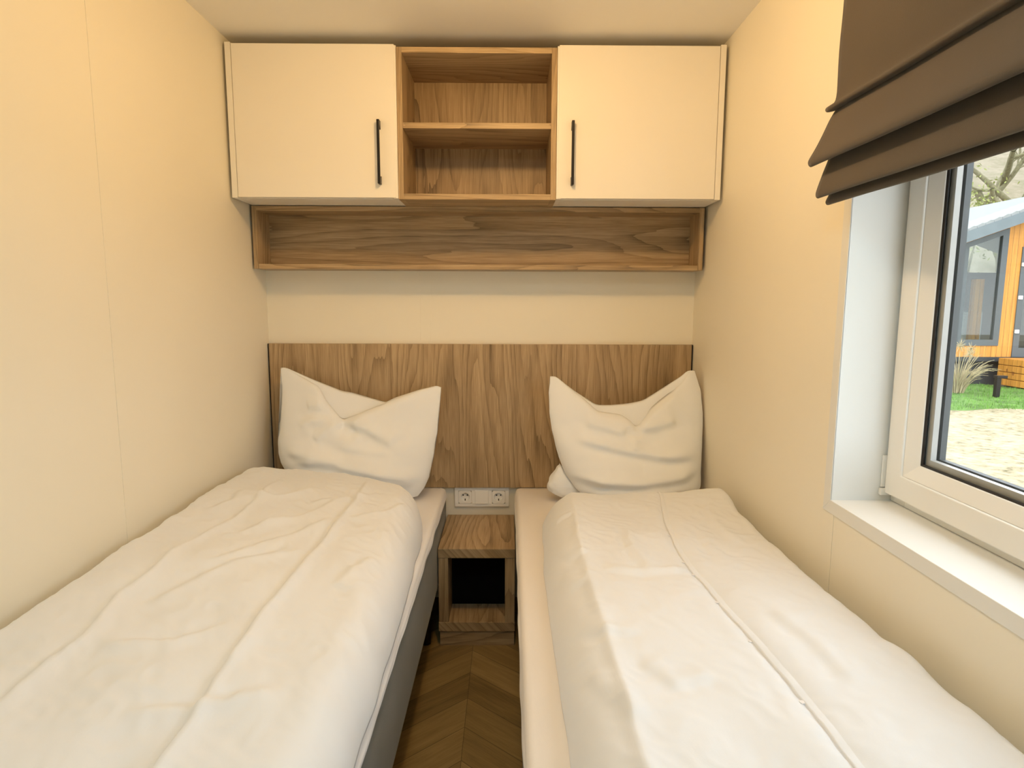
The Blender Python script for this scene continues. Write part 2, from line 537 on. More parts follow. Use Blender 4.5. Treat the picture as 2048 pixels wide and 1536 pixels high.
t = thing('open_cubby', (-0.108, -0.15, ZB), 'open two-compartment wooden cubby between the white cupboards', 'shelf')
cx0, cx1, cz1 = -0.3765, 0.1605, 2.0725
tb = 0.0185
box('side_panel', cx0, cx0 + tb, YC, -0.001, ZB - 0.003, cz1, W_Z, t, bevel=0.0008)
box('side_panel', cx1 - tb, cx1, YC, -0.001, ZB - 0.003, cz1, W_Z, t, bevel=0.0008)
box('top_panel', cx0 + tb, cx1 - tb, YC, -0.001, cz1 - tb, cz1, W_X, t, bevel=0.0008)
box('bottom_panel', cx0 + tb, cx1 - tb, YC, -0.001, ZB - 0.003, ZB - 0.003 + tb, W_X, t, bevel=0.0008)
box('shelf_board', cx0 + tb, cx1 - tb, YC + 0.003, -0.012, 1.8145, 1.8335, W_X, t, bevel=0.0008)
box('back_panel', cx0 + tb, cx1 - tb, -0.012, -0.001, ZB + tb - 0.003, cz1 - tb, W_Z, t)

t = thing('box_shelf', (-0.11, -0.07, 1.3545), 'long low open wooden box shelf under the cupboards', 'shelf')
sx0, sx1, sz0, sz1, ysf = -0.9455, 0.7225, 1.3545, 1.5815, -0.134
tb = 0.0175
box('side_panel', sx0, sx0 + tb, ysf, -0.001, sz0, sz1, W_Z, t, bevel=0.0008)
box('side_panel', sx1 - tb, sx1, ysf, -0.001, sz0, sz1, W_Z, t, bevel=0.0008)
box('top_panel', sx0 + tb, sx1 - tb, ysf, -0.001, sz1 - tb, sz1, W_X, t, bevel=0.0008)
box('bottom_panel', sx0 + tb, sx1 - tb, ysf, -0.001, sz0, sz0 + tb, W_X, t, bevel=0.0008)
box('back_panel', sx0 + tb, sx1 - tb, -0.012, -0.001, sz0 + tb, sz1 - tb, W_X, t)

# ------------------------------------------------------------------ bedside table
t = thing('bedside_table', (-0.11, -0.19, 0.0), 'small open wooden bedside table standing between the two beds', 'bedside table')
nx0, nx1, nyf, nyb = -0.248, 0.026, -0.376, -0.014
box('table_top', nx0, nx1, nyf, nyb, 0.332, 0.366, W_Y, t, bevel=0.0012)
box('side_panel', nx0 + 0.001, nx0 + 0.036, nyf + 0.002, nyb, 0.090, 0.332, W_Z, t, bevel=0.001)
box('side_panel', nx1 - 0.036, nx1 - 0.001, nyf + 0.002, nyb, 0.090, 0.332, W_Z, t, bevel=0.001)
box('bottom_shelf', nx0, nx1, nyf, nyb, 0.056, 0.090, W_Y, t, bevel=0.0012)
box('back_panel', nx0 + 0.036, nx1 - 0.036, -0.236, -0.228, 0.090, 0.332, BLACKBOARD, t)['label'] = 'black panel part-way back inside'  # black board set part-way into the open compartment
box('plinth', nx0 + 0.004, nx1 - 0.002, nyf + 0.004, nyb, 0.0, 0.056, W_X, t)

# ------------------------------------------------------------------ triple socket plate
t = thing('socket_plate', (-0.108, -0.006, 0.398), 'white triple wall plate with two power sockets and a switch above the bedside table', 'socket')
px0, px1, pz0, pz1 = -0.219, 0.004, 0.399, 0.4795
zc_ = (pz0 + pz1) / 2
pl = MB()
hq = 0.0272
cxs = (px0 + 0.0425, -0.1075, px1 - 0.0425)
pl.box(px0, px1, -0.0105, -0.0005, zc_ + hq, pz1)
pl.box(px0, px1, -0.0105, -0.0005, pz0, zc_ - hq)
for xa, xb in ((px0, cxs[0] - hq), (cxs[0] + hq, cxs[1] - hq), (cxs[1] + hq, cxs[2] - hq), (cxs[2] + hq, px1)):
    pl.box(xa, xb, -0.0105, -0.0005, zc_ - hq, zc_ + hq)
pl.build('cover_frame', PLASTIC, t, bevel=0.0006)


def socket(cx):
    """square insert with a round recess"""
    n = 32; hs = 0.0265; r = 0.0195
    vs = []; fs = []
    for k in range(n):
        a = 2 * math.pi * (k + 0.5) / n
        ca, sa = math.cos(a), math.sin(a)
        m = max(abs(ca), abs(sa))
        vs.append((cx + hs * ca / m, -0.0118, zc_ + hs * sa / m))
    for y_, rr in ((-0.0118, r), (-0.0112, r - 0.0012), (-0.0012, r - 0.002)):
        for k in range(n):
            a = 2 * math.pi * (k + 0.5) / n
            vs.append((cx + rr * math.cos(a), y_, zc_ + rr * math.sin(a)))
    for j in range(3):
        for k in range(n):
            q = (k + 1) % n
            fs.append([j * n + k, j * n + q, (j + 1) * n + q, (j + 1) * n + k])
    fs.append([3 * n + k for k in range(n)])
    for k in range(n):  # outer rim back to the frame
        vs.append((vs[k][0], -0.0100, vs[k][2]))
    for k in range(n):
        q = (k + 1) % n
        fs.append([q, k, 4 * n + k, 4 * n + q])
    s = mesh('socket_insert', vs, fs, PLASTIC, t)
    for dx in (-0.0085, 0.0085):
        MB().tube([(cx + dx, -0.0010, zc_ + 0.006), (cx + dx, -0.0026, zc_ + 0.006)], 0.0028, 12).build('pin_hole', HOLE, s)
    box('earth_clip', cx - 0.0018, cx + 0.0018, -0.006, -0.0010, zc_ - 0.0165, zc_ - 0.009, BLACK, s)
    return s


socket(px0 + 0.0425)
socket(px1 - 0.0425)
# rocker switch
mesh('switch_rocker', [(-0.1355, -0.0100, zc_ - .028), (-0.0795, -0.0100, zc_ - .028), (-0.0795, -0.0100, zc_ + .028), (-0.1355, -0.0100, zc_ + .028),
                (-0.1345, -0.0165, zc_ - .027), (-0.0805, -0.0165, zc_ - .027), (-0.0805, -0.0125, zc_ + .027), (-0.1345, -0.0125, zc_ + .027)],
     [(3, 2, 1, 0), (4, 5, 6, 7), (0, 1, 5, 4), (1, 2, 6, 5), (2, 3, 7, 6), (3, 0, 4, 7)], PLASTIC, t, bevel=0.001)

# ------------------------------------------------------------------ roman blind
t = thing('roman_blind', (XR - 0.03, -1.64, 1.44), 'taupe folded roman blind hanging over the top of the window', 'blind')
BY0, BY1 = -2.16, -1.12
# fabric profile (distance off the wall, height), front side, top to bottom
prof = [(.046, 2.02), (.047, 1.90), (.049, 1.78), (.0495, 1.70), (.0505, 1.662), (.056, 1.648), (.068, 1.641), (.0715, 1.636), (.068, 1.632), (.056, 1.634), (.050, 1.636),
        (.054, 1.628), (.062, 1.612), (.072, 1.588), (.083, 1.564), (.092, 1.547), (.0985, 1.535), (.1005, 1.528), (.098, 1.522), (.092, 1.521), (.078, 1.533), (.064, 1.541), (.058, 1.538),
        (.060, 1.528), (.066, 1.510), (.072, 1.490), (.0765, 1.474), (.0785, 1.464), (.077, 1.457), (.071, 1.456), (.060, 1.468), (.050, 1.478), (.047, 1.474),
        (.050, 1.462), (.0545, 1.452), (.056, 1.446), (.053, 1.4415), (.046, 1.444), (.041, 1.460)]
# resample a little smoother
pp = []
for i in range(len(prof) - 1):
    p0, p1, p2, p3 = prof[max(0, i - 1)], prof[i], prof[i + 1], prof[min(len(prof) - 1, i + 2)]
    for k in range(3):
        q = k / 3
        pp.append(tuple(0.5 * ((2 * p1[j]) + (-p0[j] + p2[j]) * q + (2 * p0[j] - 5 * p1[j] + 4 * p2[j] - p3[j]) * q * q + (-p0[j] + 3 * p1[j] - 3 * p2[j] + p3[j]) * q ** 3) for j in (0, 1)))
pp.append(prof[-1])
NYB = 70
vs = []; fs = []
m = len(pp)
for j in range(NYB + 1):
    y = lerp(BY1, BY0, j / NYB)
    for i, (k, z) in enumerate(pp):
        w = smooth01((2.0 - z) / 0.35)
        dk = 0.0035 * w * noise.noise(Vector((y * 5.0, z * 9.0, 1.0)))
        dz = 0.004 * w * noise.noise(Vector((y * 3.0, z * 4.0, 7.0)))
        vs.append((XR - k - dk, y, z + dz))
for j in range(NYB):
    for i in range(m - 1):
        fs.append([j * m + i, (j + 1) * m + i, (j + 1) * m + i + 1, j * m + i + 1])
bl = mesh('fabric', vs, fs, BLIND, t, smooth=True)
so = bl.modifiers.new('thick', 'SOLIDIFY'); so.thickness = 0.0022; so.offset = 0.0
box('head_rail', XR - 0.045, XR - 0.001, BY0 + 0.002, BY1 - 0.002, 1.985, 2.03, PVC, t, bevel=0.002)

# ------------------------------------------------------------------ beds
ZM = 0.489       # mattress top
BYH, BYT = -0.028, -2.06


def bed(x0, x1, label):
    t = thing('bed', ((x0 + x1) / 2, -1.05, 0.0), label, 'bed', 'grey upholstered single beds')
    box('bed_base', x0, x1, BYT, BYH, 0.205, 0.448, GREY_FAB, t, smooth=False, bevel=0.014, seg=4)
    for x in (x0 + 0.045, x1 - 0.045):
        for y in (BYT + 0.06, BYH - 0.33):
            MB().tube([(x, y, 0.0), (x, y, 0.206)], [0.017, 0.022], 14).build('leg', BLACK, t)
    return t


bed(-0.952, -0.252, 'grey fabric bed base along the left wall')
bed(0.034, 0.733, 'grey fabric bed base along the right wall under the window')


def mattress(x0, x1, mat, label, seed, drop):
    """topper in a fitted sheet: rounded edges, sheet hem hanging a little way down the base"""
    nx, ny = 44, 120
    r = 0.018
    vs = []; fs = []
    cols = []
    z_low = ZM - drop
    # cross-section: hem bottom left, up, round, top, round, down to hem bottom right
    sec = []
    for k in range(5): sec.append((0.0, lerp(z_low, ZM - r, k / 5), -1))
    for k in range(6):
        a = math.pi / 2 * k / 6; sec.append((r - r * math.cos(a), ZM - r + r * math.sin(a), -1))
    for k in range(nx + 1): sec.append((lerp(r, x1 - x0 - r, k / nx), ZM, 0))
    for k in range(1, 7):
        a = math.pi / 2 * k / 6; sec.append((x1 - x0 - r + r * math.sin(a), ZM - r + r * math.cos(a), 1))
    for k in range(1, 6): sec.append((x1 - x0, lerp(ZM - r, z_low, k / 5), 1))
    n = len(sec)
    ys = [BYH + 0.012 - 0.0] + [BYH - 0.001 - (BYH - BYT) * (k / ny) for k in range(ny + 1)]
    for j, y in enumerate(ys):
        yy = y
        endf = 1.0
        dist = min(abs(BYH - y), 0.03) / 0.03
        for (dx, z, sd) in sec:
            # round the head end corners in plan
            rr = 0.03
            de = max(0.0, rr - (BYH - y)) if y < BYH else rr
            ins = rr - math.sqrt(max(0.0, rr * rr - de * de)) if de < rr else rr
            x = x0 + dx
            if dx < 0.05: x += ins * 0.8 * (1 - dx / 0.05)
            if (x1 - x0 - dx) < 0.05: x -= ins * 0.8 * (1 - (x1 - x0 - dx) / 0.05)
            zz = z - (0.014 * (1 - dist) ** 2 if z > z_low + 0.03 else 0)
            wob = 0.0022 * noise.noise(Vector((dx * 9, y * 6, seed)))
            zz += wob
            if sd and z < ZM - r:
                q = (ZM - z) / drop
                x += (sd * (0.004 + 0.004 * noise.noise(Vector((y * 8, seed, q * 2)))) * q)
                zz += 0.006 * q * noise.noise(Vector((y * 5.0, seed * 3, 2.0)))
            vs.append((x, yy, zz))
    for j in range(len(ys) - 1):
        for i in range(n - 1):
            fs.append([j * n + i, j * n + i + 1, (j + 1) * n + i + 1, (j + 1) * n + i])
    fs.append([i for i in range(n)])
    fs.append([(len(ys) - 1) * n + i for i in range(n)][::-1])
    o = mesh('mattress', vs, fs, mat, None, smooth=True, loc=((x0 + x1) / 2, -1.05, z_low))
    tag(o, label, 'mattress', 'mattresses in fitted sheets')
    return o


mattress(-0.951, -0.250, SHEET, 'mattress in a white fitted sheet on the left bed', 1.0, 0.034)
mattress(0.030, 0.732, SHEET_B, 'mattress in a pale fitted sheet on the right bed beside the window wall', 2.0, 0.034)


def duvet(label, xl_tab, xr_tab, yfar_tab, ynear, Hf, rl, rr, rf, creases, seed, wr_amp, flat_l=0.0):
    """thick folded duvet lying on a mattress; tables give the plan outline"""
    nu, nv = 150, 330
    base = ZM + 0.004
    top = {}
    vs = []; fs = []
    W = nu + 1

    def plan(u, v):
        yf = interp(yfar_tab, u)
        y = lerp(yf, ynear, v)
        return lerp(interp(xl_tab, -y), interp(xr_tab, -y), u), y

    grid = []
    for j in range(nv + 1):
        for i in range(nu + 1):
            # denser sampling at the rims
            u = 0.5 - 0.5 * math.cos(math.pi * i / nu) * (0.55 + 0.45 * abs(math.cos(math.pi * i / nu)))
            u = min(1, max(0, u))
            vv = j / nv
            v = vv ** 1.35
            x, y = plan(u, v)
            xa, xb = interp(xl_tab, -y), interp(xr_tab, -y)
            yf = interp(yfar_tab, u)
            dl, dr, df, dn = x - xa, xb - x, yf - y, y - ynear
            H = Hf(x, y)

            def ed(d, r):
                q = max(0.0, min(1.0, d / r)); return math.sqrt(max(0, 1 - (1 - q) ** 2.2))
            e = lerp(ed(dl, rl), min(1.0, max(0.0, dl / rl)) ** 0.9, flat_l) * ed(dr, rr)
            ef = ed(df, rf)
            en = ed(dn, 0.08)
            body = e * min(ef, en) if True else e
            n1 = noise.noise(Vector((x * 4.5, y * 3.2, seed)))
            n2 = noise.noise(Vector((x * 11 + y * 5, y * 6 - x * 3, seed + 5)))
            n3 = noise.noise(Vector((x * 26 + y * 14, y * 17 - x * 9, seed + 8)))
            soft = 0.010 * n1 + wr_amp * (0.0045 * n2 + 0.0016 * (1 - abs(n3) * 2))
            # puckers along the rims
            rim = math.exp(-(min(dl, dr) / 0.05) ** 2)
            soft += rim * 0.009 * noise.noise(Vector((y * 13, seed, 3.0 if dl < dr else 9.0)))
            rf_ = math.exp(-(df / 0.05) ** 2)
            soft += rf_ * 0.003 * noise.noise(Vector((x * 14, seed + 2, 1.0)))
            cz = 0.0
            for (pl, amp, w, sg) in creases:
                cz += amp * poly_ridge(pl, x, y, w, sg)
            z = base + max(0.0, (H + soft) * body + cz * min(1, body))
            # outward sway of the rims so the outline is not ruler straight
            sway = 0.007 * noise.noise(Vector((y * 5, seed, 11.0)))
            x += sway * (1 - u) * (1 if dl < 0.1 else 0.3) + 0.004 * noise.noise(Vector((y * 9.5, seed, 15.0))) * u
            y += 0.006 * noise.noise(Vector((x * 7, seed, 21.0))) * (1 - v)
            grid.append((x, y, z))
    vs = list(grid)
    for j in range(nv):
        for i in range(nu):
            fs.append([j * W + i, j * W + i + 1, (j + 1) * W + i + 1, (j + 1) * W + i])
    # flat underside
    rim_idx = [i for i in range(W)] + [j * W + nu for j in range(1, nv + 1)] + [nv * W + i for i in range(nu - 1, -1, -1)] + [j * W for j in range(nv - 1, 0, -1)]
    cx = sum(vs[k][0] for k in rim_idx) / len(rim_idx); cy = sum(vs[k][1] for k in rim_idx) / len(rim_idx)
    k0 = len(vs)
    vs.append((cx, cy, base - 0.001))
    n = len(rim_idx)
    for k in range(n):
        fs.append([rim_idx[(k + 1) % n], rim_idx[k], k0])
    o = mesh('duvet', vs, fs, LINEN, None, smooth=True, loc=(cx, cy, base))
    tag(o, label, 'duvet', 'cream duvets on the beds')
    return o


# left duvet: two soft fold lines run the length of the bed
CA1 = [(-0.485, -0.36), (-0.471, -0.47), (-0.463, -0.70), (-0.470, -0.90), (-0.477, -1.08), (-0.474, -1.19), (-0.482, -1.31), (-0.477, -1.46), (-0.474, -1.53), (-0.468, -1.63), (-0.468, -1.73), (-0.465, -1.95)]
CA2 = [(-0.752, -0.42), (-0.750, -0.56), (-0.738, -0.73), (-0.743, -0.84), (-0.765, -0.99), (-0.775, -1.09), (-0.766, -1.21), (-0.778, -1.30), (-0.762, -1.38), (-0.752, -1.45), (-0.760, -1.52), (-0.758, -1.58), (-0.753, -1.75)]
WA = [[(-0.49, -0.62), (-0.56, -0.78), (-0.70, -0.92)], [(-0.48, -0.80), (-0.57, -0.95), (-0.68, -1.16)], [(-0.50, -1.02), (-0.62, -1.12), (-0.72, -1.34)],
      [(-0.40, -0.56), (-0.47, -0.62), (-0.60, -0.70)], [(-0.30, -0.62), (-0.36, -0.74), (-0.45, -0.80)], [(-0.60, -0.55), (-0.68, -0.66), (-0.80, -0.70)],
      [(-0.36, -1.55), (-0.46, -1.60), (-0.58, -1.63)], [(-0.52, -1.36), (-0.60, -1.44), (-0.72, -1.46)], [(-0.33, -1.02), (-0.36, -1.12), (-0.38, -1.20)],
      [(-0.82, -0.62), (-0.80, -0.72), (-0.84, -0.82)], [(-0.62, -0.80), (-0.66, -0.90), (-0.73, -0.98)]]
cre = [(CA1, 0.0105, 0.009, 0.7), (CA2, 0.0090, 0.010, 0.6)] + [(w, 0.0065, 0.015, 0.8) for w in WA]


def H_left(x, y):
    side = smooth01((x + 0.95) / 0.7)
    h = lerp(0.160, 0.120, side)
    return h + 0.010 * math.exp(-((y + 0.55) / 0.3) ** 2) - 0.010 * smooth01((-y - 1.2) / 0.6)


duvet('plump cream folded duvet on the left bed with two soft lengthwise folds',
      [(0.0, -0.92), (0.40, -0.935), (0.60, -0.944), (0.80, -0.940), (1.05, -0.946), (2.2, -0.946)],
      [(0.30, -0.330), (0.40, -0.305), (0.50, -0.283), (0.62, -0.268), (0.80, -0.262), (1.0, -0.253), (1.2, -0.248), (1.5, -0.244), (2.2, -0.246)],
      [(0.0, -0.330), (0.12, -0.275), (0.3, -0.262), (0.55, -0.275), (0.75, -0.320), (0.9, -0.385), (0.97, -0.43), (1.0, -0.48)],
      -1.97, H_left, 0.045, 0.085, 0.12, cre, 3.0, 1.7)

# right duvet: buttoned edge along the middle, pressed fold along the aisle side
CB1 = [(0.500, -0.46), (0.490, -0.56), (0.455, -0.75), (0.437, -0.93), (0.439, -1.06), (0.446, -1.14), (0.448, -1.26), (0.457, -1.40), (0.467, -1.51), (0.470, -1.60), (0.468, -1.68), (0.471, -1.95)]
CB2 = [(0.222, -0.42), (0.214, -0.52), (0.192, -0.83), (0.190, -1.14), (0.188, -1.33), (0.193, -1.49), (0.190, -1.61), (0.19, -1.95)]
WB = [[(0.12, -0.62), (0.15, -0.66), (0.20, -0.66)], [(0.13, -0.86), (0.17, -0.95), (0.20, -0.97)], [(0.12, -1.02), (0.16, -1.10), (0.19, -1.11)], [(0.14, -1.28), (0.18, -1.34), (0.26, -1.36)],
      [(0.54, -0.82), (0.52, -0.95), (0.53, -1.06)], [(0.33, -0.80), (0.32, -0.95), (0.34, -1.10)], [(0.24, -1.44), (0.28, -1.52), (0.36, -1.50)], [(0.62, -0.62), (0.58, -0.80), (0.60, -0.95)],
      [(0.14, -1.44), (0.17, -1.52), (0.20, -1.62)], [(0.52, -1.30), (0.55, -1.42), (0.56, -1.58)], [(0.22, -1.05), (0.33, -1.09), (0.45, -1.08)]]
creb = [(CB1, -0.008, 0.016, 0.25), (CB2, 0.0045, 0.013, 0.5)] + [(w, 0.0055, 0.014, 0.8) for w in WB]


def H_right(x, y):
    return 0.106 + (0.022 + 0.018 * smooth01((-y - 1.0) / 0.5)) * smooth01((x - 0.3) / 0.4) + 0.024 * math.exp(-((y + 0.60) / 0.16) ** 2) * smooth01((x - 0.5) / 0.2)


db = duvet('cream folded duvet on the right bed with a buttoned edge along its middle',
           [(0.0, 0.135), (0.40, 0.128), (0.50, 0.116), (0.62, 0.108), (0.85, 0.100), (1.2, 0.099), (1.5, 0.101), (2.2, 0.098)],
           [(0.0, 0.722), (0.55, 0.722), (0.70, 0.712), (1.0, 0.716), (1.25, 0.712), (1.5, 0.722), (2.2, 0.726)],
           [(0.0, -0.46), (0.06, -0.395), (0.15, -0.375), (0.5, -0.410), (0.8, -0.450), (0.94, -0.478), (1.0, -0.53)],
           -1.97, H_right, 0.092, 0.05, 0.10, creb, 8.0, 1.3, 0.45)
DUVET_B_TOP = ZM + 0.004


def surface_z(o, x, y, up=1.5):
    loc = o.location
    hit, p, nrm, _ = o.ray_cast(Vector((x - loc.x, y - loc.y, up)), Vector((0, 0, -1)))
    return (p.z + loc.z) if hit else None


bpy.context.view_layer.update()
# the placket: a narrow doubled edge of cloth standing just proud along the button line
vs = []; fs = []
N = 160
path = []
for k in range(N + 1):
    y = lerp(-0.455, -1.93, k / N)
    x = interp([(-p[1], p[0]) for p in CB1], -y)
    z = surface_z(db, x, y) or (ZM + 0.13)
    path.append((x, y, z))
for k, (x, y, z) in enumerate(path):
    w = 0.014 * smooth01(k / 8)
    lift = 0.0022 + 0.0020 * max(0, math.sin(k * 0.5)) * (0.6 + 0.4 * noise.noise(Vector((y * 9, 0, 2))))
    xs = [x - 0.0012, x - 0.0022, x + 0.002, x + w]
    for q, xx in enumerate(xs):
        zz = surface_z(db, xx, y) or z
        vs.append((xx, y, zz + (-0.001, lift, lift + 0.0012, -0.0008)[q]))
for k in range(N):
    for q in range(3):
        fs.append([k * 4 + q, k * 4 + q + 1, k * 4 + 5 + q, k * 4 + 4 + q])
mesh('button_placket', vs, fs, LINEN, db, smooth=True)
for yb in (-0.86, -1.02, -1.09, -1.24, -1.40, -1.58):
    x = interp([(-p[1], p[0]) for p in CB1], -yb) - 0.004
    z = surface_z(db, x, yb) or 0.6
    MB().tube([(x, yb, z - 0.001), (x, yb, z + 0.0022)], [0.0046, 0.0042], 14).build('button', SHEET, db)


# ------------------------------------------------------------------ pillows
PILLOW_A = dict(
    left = [(-0.878, 0.979), (-0.872, 0.934), (-0.868, 0.877), (-0.871, 0.765), (-0.878, 0.71), (-0.874, 0.664), (-0.863, 0.627), (-0.847, 0.603), (-0.788, 0.545), (-0.71, 0.5)] ,
    right = [(-0.258, 0.909), (-0.259, 0.887), (-0.27, 0.746), (-0.284, 0.65), (-0.298, 0.579), (-0.315, 0.537), (-0.341, 0.506), (-0.408, 0.491)] ,
    front = [(-0.878, 0.979), (-0.863, 0.983), (-0.804, 0.953), (-0.725, 0.914), (-0.693, 0.861), (-0.631, 0.788), (-0.567, 0.813), (-0.477, 0.848), (-0.443, 0.865), (-0.344, 0.898), (-0.273, 0.915), (-0.258, 0.907)] ,
    back = [(-0.878, 0.979), (-0.863, 0.983), (-0.78, 0.944), (-0.726, 0.921), (-0.644, 0.889), (-0.613, 0.886), (-0.545, 0.867), (-0.477, 0.848), (-0.416, 0.849), (-0.321, 0.875), (-0.273, 0.905), (-0.258, 0.907)] ,
)
PILLOW_B = dict(
    left = [(0.157, 0.958), (0.153, 0.897), (0.154, 0.831), (0.163, 0.76), (0.187, 0.667), (0.211, 0.606), (0.247, 0.556), (0.288, 0.521)] ,
    right = [(0.704, 0.979), (0.723, 0.913), (0.731, 0.824), (0.725, 0.738), (0.717, 0.645), (0.712, 0.561), (0.693, 0.529), (0.653, 0.507)] ,
    front = [(0.157, 0.958), (0.177, 0.959), (0.213, 0.93), (0.271, 0.888), (0.332, 0.835), (0.383, 0.828), (0.418, 0.823), (0.45, 0.803), (0.475, 0.776), (0.502, 0.808), (0.529, 0.845), (0.589, 0.891), (0.646, 0.935), (0.681, 0.979), (0.704, 0.979)] ,
    back = [(0.157, 0.958), (0.177, 0.959), (0.213, 0.93), (0.271, 0.89), (0.332, 0.85), (0.389, 0.85), (0.456, 0.856), (0.511, 0.867), (0.585, 0.913), (0.654, 0.959), (0.681, 0.983), (0.704, 0.979)] ,
)
CREASE_A = [[(-0.631, 0.788), (-0.691, 0.755), (-0.734, 0.723)], [(-0.631, 0.785), (-0.683, 0.794), (-0.74, 0.797), (-0.797, 0.773)], [(-0.644, 0.775), (-0.624, 0.747), (-0.591, 0.738), (-0.567, 0.757)], [(-0.606, 0.788), (-0.529, 0.763), (-0.49, 0.733), (-0.413, 0.702)], [(-0.82, 0.645), (-0.697, 0.64), (-0.563, 0.618), (-0.41, 0.591), (-0.315, 0.582)], [(-0.84, 0.673), (-0.716, 0.664), (-0.602, 0.64)], [(-0.761, 0.836), (-0.704, 0.848)], [(-0.599, 0.554), (-0.448, 0.564), (-0.334, 0.56)]]
CREASE_B = [[(0.23, 0.753), (0.342, 0.717), (0.453, 0.696), (0.583, 0.678), (0.714, 0.682)], [(0.211, 0.615), (0.34, 0.592), (0.489, 0.591), (0.637, 0.61), (0.716, 0.641)], [(0.268, 0.799), (0.343, 0.784), (0.436, 0.754)], [(0.475, 0.776), (0.53, 0.781), (0.624, 0.803)], [(0.475, 0.776), (0.458, 0.727), (0.457, 0.7)], [(0.459, 0.806), (0.531, 0.85), (0.627, 0.917)], [(0.247, 0.538), (0.432, 0.544), (0.692, 0.57)]]



def pillow(P, creases, plane, label, TF, TBK, seed, xmax=None):
    """stuffed pillow with its top edge knocked in: a closed loop profile for every station across"""
    (y0, z0, y1, z1) = plane
    lean = (y1 - y0) / (z1 - z0)
    Lt = sorted([(z, x) for x, z in P['left']]); Rt = sorted([(z, x) for x, z in P['right']])

    def XLf(z): return interp(Lt, z)
    def XRf(z): return interp(Rt, z)

    def s_tab(pts):
        out = []
        for x, z in pts:
            a, b = XLf(z), XRf(z)
            out.append((max(0, min(1, (x - a) / (b - a))), z))
        out.sort()
        return out
    F, Bk = s_tab(P['front']), s_tab(P['back'])
    B0 = ZM + 0.006
    NS, NF, NV, NB = 130, 76, 16, 46
    vs = []; fs = []
    M = None
    for i in range(NS + 1):
        s = 0.5 - 0.5 * math.cos(math.pi * i / NS)
        s = lerp(s, i / NS, 0.55)
        hf = sum(interp(F, s + d) for d in (-.012, 0, .012)) / 3
        hb = max(sum(interp(Bk, s + d) for d in (-.02, 0, .02)) / 3, hf - 0.0005)
        e = max(0.0, 1 - abs(2 * s - 1) ** 2.4) ** 0.62
        lid = min(1.0, min(s, 1 - s) / 0.25)
        cr = 0.030 * lid + 0.0                    # half thickness at the crest
        vd = 0.035 * lid ** 1.5 + 0.15 * max(0, hb - hf) + 0.004   # how deep the valley lies
        loop = []
        for k in range(NF + 1):                   # front, bottom to crest
            q = k / NF
            z = lerp(B0, hf, q)
            g = math.sqrt(max(0, 1 - (1 - min(1, q / 0.26)) ** 2))
            g *= lerp(1, 0.0, smooth01((q - 0.18) / 0.95) ** 1.15)
            ctop = cr * smooth01((q - 0.55) / 0.4)
            if q > 0.94: ctop *= math.sqrt(max(0, 1 - ((q - 0.94) / 0.06) ** 2 * 0.75))
            d = TF * e * g + ctop
            loop.append((d, z, 0))
        vz = min(hf, hb) - vd
        for k in range(1, NV):                    # over the crest, into the valley, up the back crest
            q = k / NV
            d = lerp(cr * 0.5, -0.022 * lid, q)
            zz = lerp(hf, hb, smooth01(q)) - (min(hf, hb) - vz) * math.sin(math.pi * q) ** 1.2
            loop.append((d, zz, 1))
        for k in range(NB + 1):                   # back, crest to bottom
            q = 1 - k / NB
            z = lerp(B0, hb, q)
            g = math.sqrt(max(0, 1 - (1 - min(1, q / 0.2)) ** 2))
            g *= lerp(1, 0.0, smooth01((q - 0.2) / 0.9))
            ctop = 0.022 * lid * smooth01((q - 0.5) / 0.4)
            d = -(TBK * e * g + ctop)
            loop.append((d, z, 2))
        M = len(loop)
        for (d, z, w) in loop:
            x = lerp(XLf(z), XRf(z), s)
            if w == 0:
                c = 0.0
                for (pl, amp, wd, sg) in creases:
                    c += amp * poly_ridge(pl, x, z, wd, sg)
                n = 0.007 * noise.noise(Vector((x * 8, z * 12, seed))) + 0.0035 * noise.noise(Vector((x * 20, z * 30, seed + 3)))
                d += (c + n) * min(1.0, e * 1.2)
            # rounding of the lower side corners stays in the outline; a little sway on the side seams
            sw = 0.0025 * noise.noise(Vector((z * 25, seed, 5.0 if s < .5 else 8.0)))
            x += sw
            if xmax is not None: x = min(x, xmax)
            y = y0 + (z - z0) * lean - d
            if y > -0.026: y = -0.026
            vs.append((x, y, z))
    for i in range(NS):
        for k in range(M):
            k2 = (k + 1) % M
            fs.append([i * M + k, (i + 1) * M + k, (i + 1) * M + k2, i * M + k2])
    fs.append([k for k in range(M)])
    fs.append([NS * M + k for k in range(M)])
    o = mesh('pillow', vs, fs, PILLOWCASE, None, smooth=True, loc=((P['left'][0][0] + P['right'][0][0]) / 2, y0, B0), weld=True)
    tag(o, label, 'pillow', 'cream pillows against the headboard')
    return o


amps_a = [(0.007, 0.012), (0.006, 0.012), (-0.008, 0.013), (0.008, 0.014), (0.010, 0.013), (0.006, 0.011), (0.0035, 0.014), (0.008, 0.012)]
ca = [(pl, a * 1.4, w * 1.35, 0.8) for pl, (a, w) in zip(CREASE_A, amps_a)]
ca += [([(-0.631, 0.800), (-0.631, 0.775), (-0.622, 0.750)], -0.010, 0.022, 0.0), ([(-0.64, 0.70), (-0.55, 0.68), (-0.42, 0.672)], 0.005, 0.014, 0.9)]
amps_b = [(0.009, 0.013), (0.010, 0.012), (0.005, 0.012), (0.006, 0.012), (0.006, 0.012), (-0.006, 0.010), (0.006, 0.011)]
cb = [(pl, a * 1.4, w * 1.35, 0.8) for pl, (a, w) in zip(CREASE_B, amps_b)]
cb += [([(0.475, 0.80), (0.475, 0.77), (0.47, 0.74)], -0.012, 0.018, 0.0)]
pillow(PILLOW_A, ca, (-.21, .49, -.10, .95), 'cream pillow on the left bed leaning at the headboard, its left ear the tallest', 0.085, 0.07, 2.0)
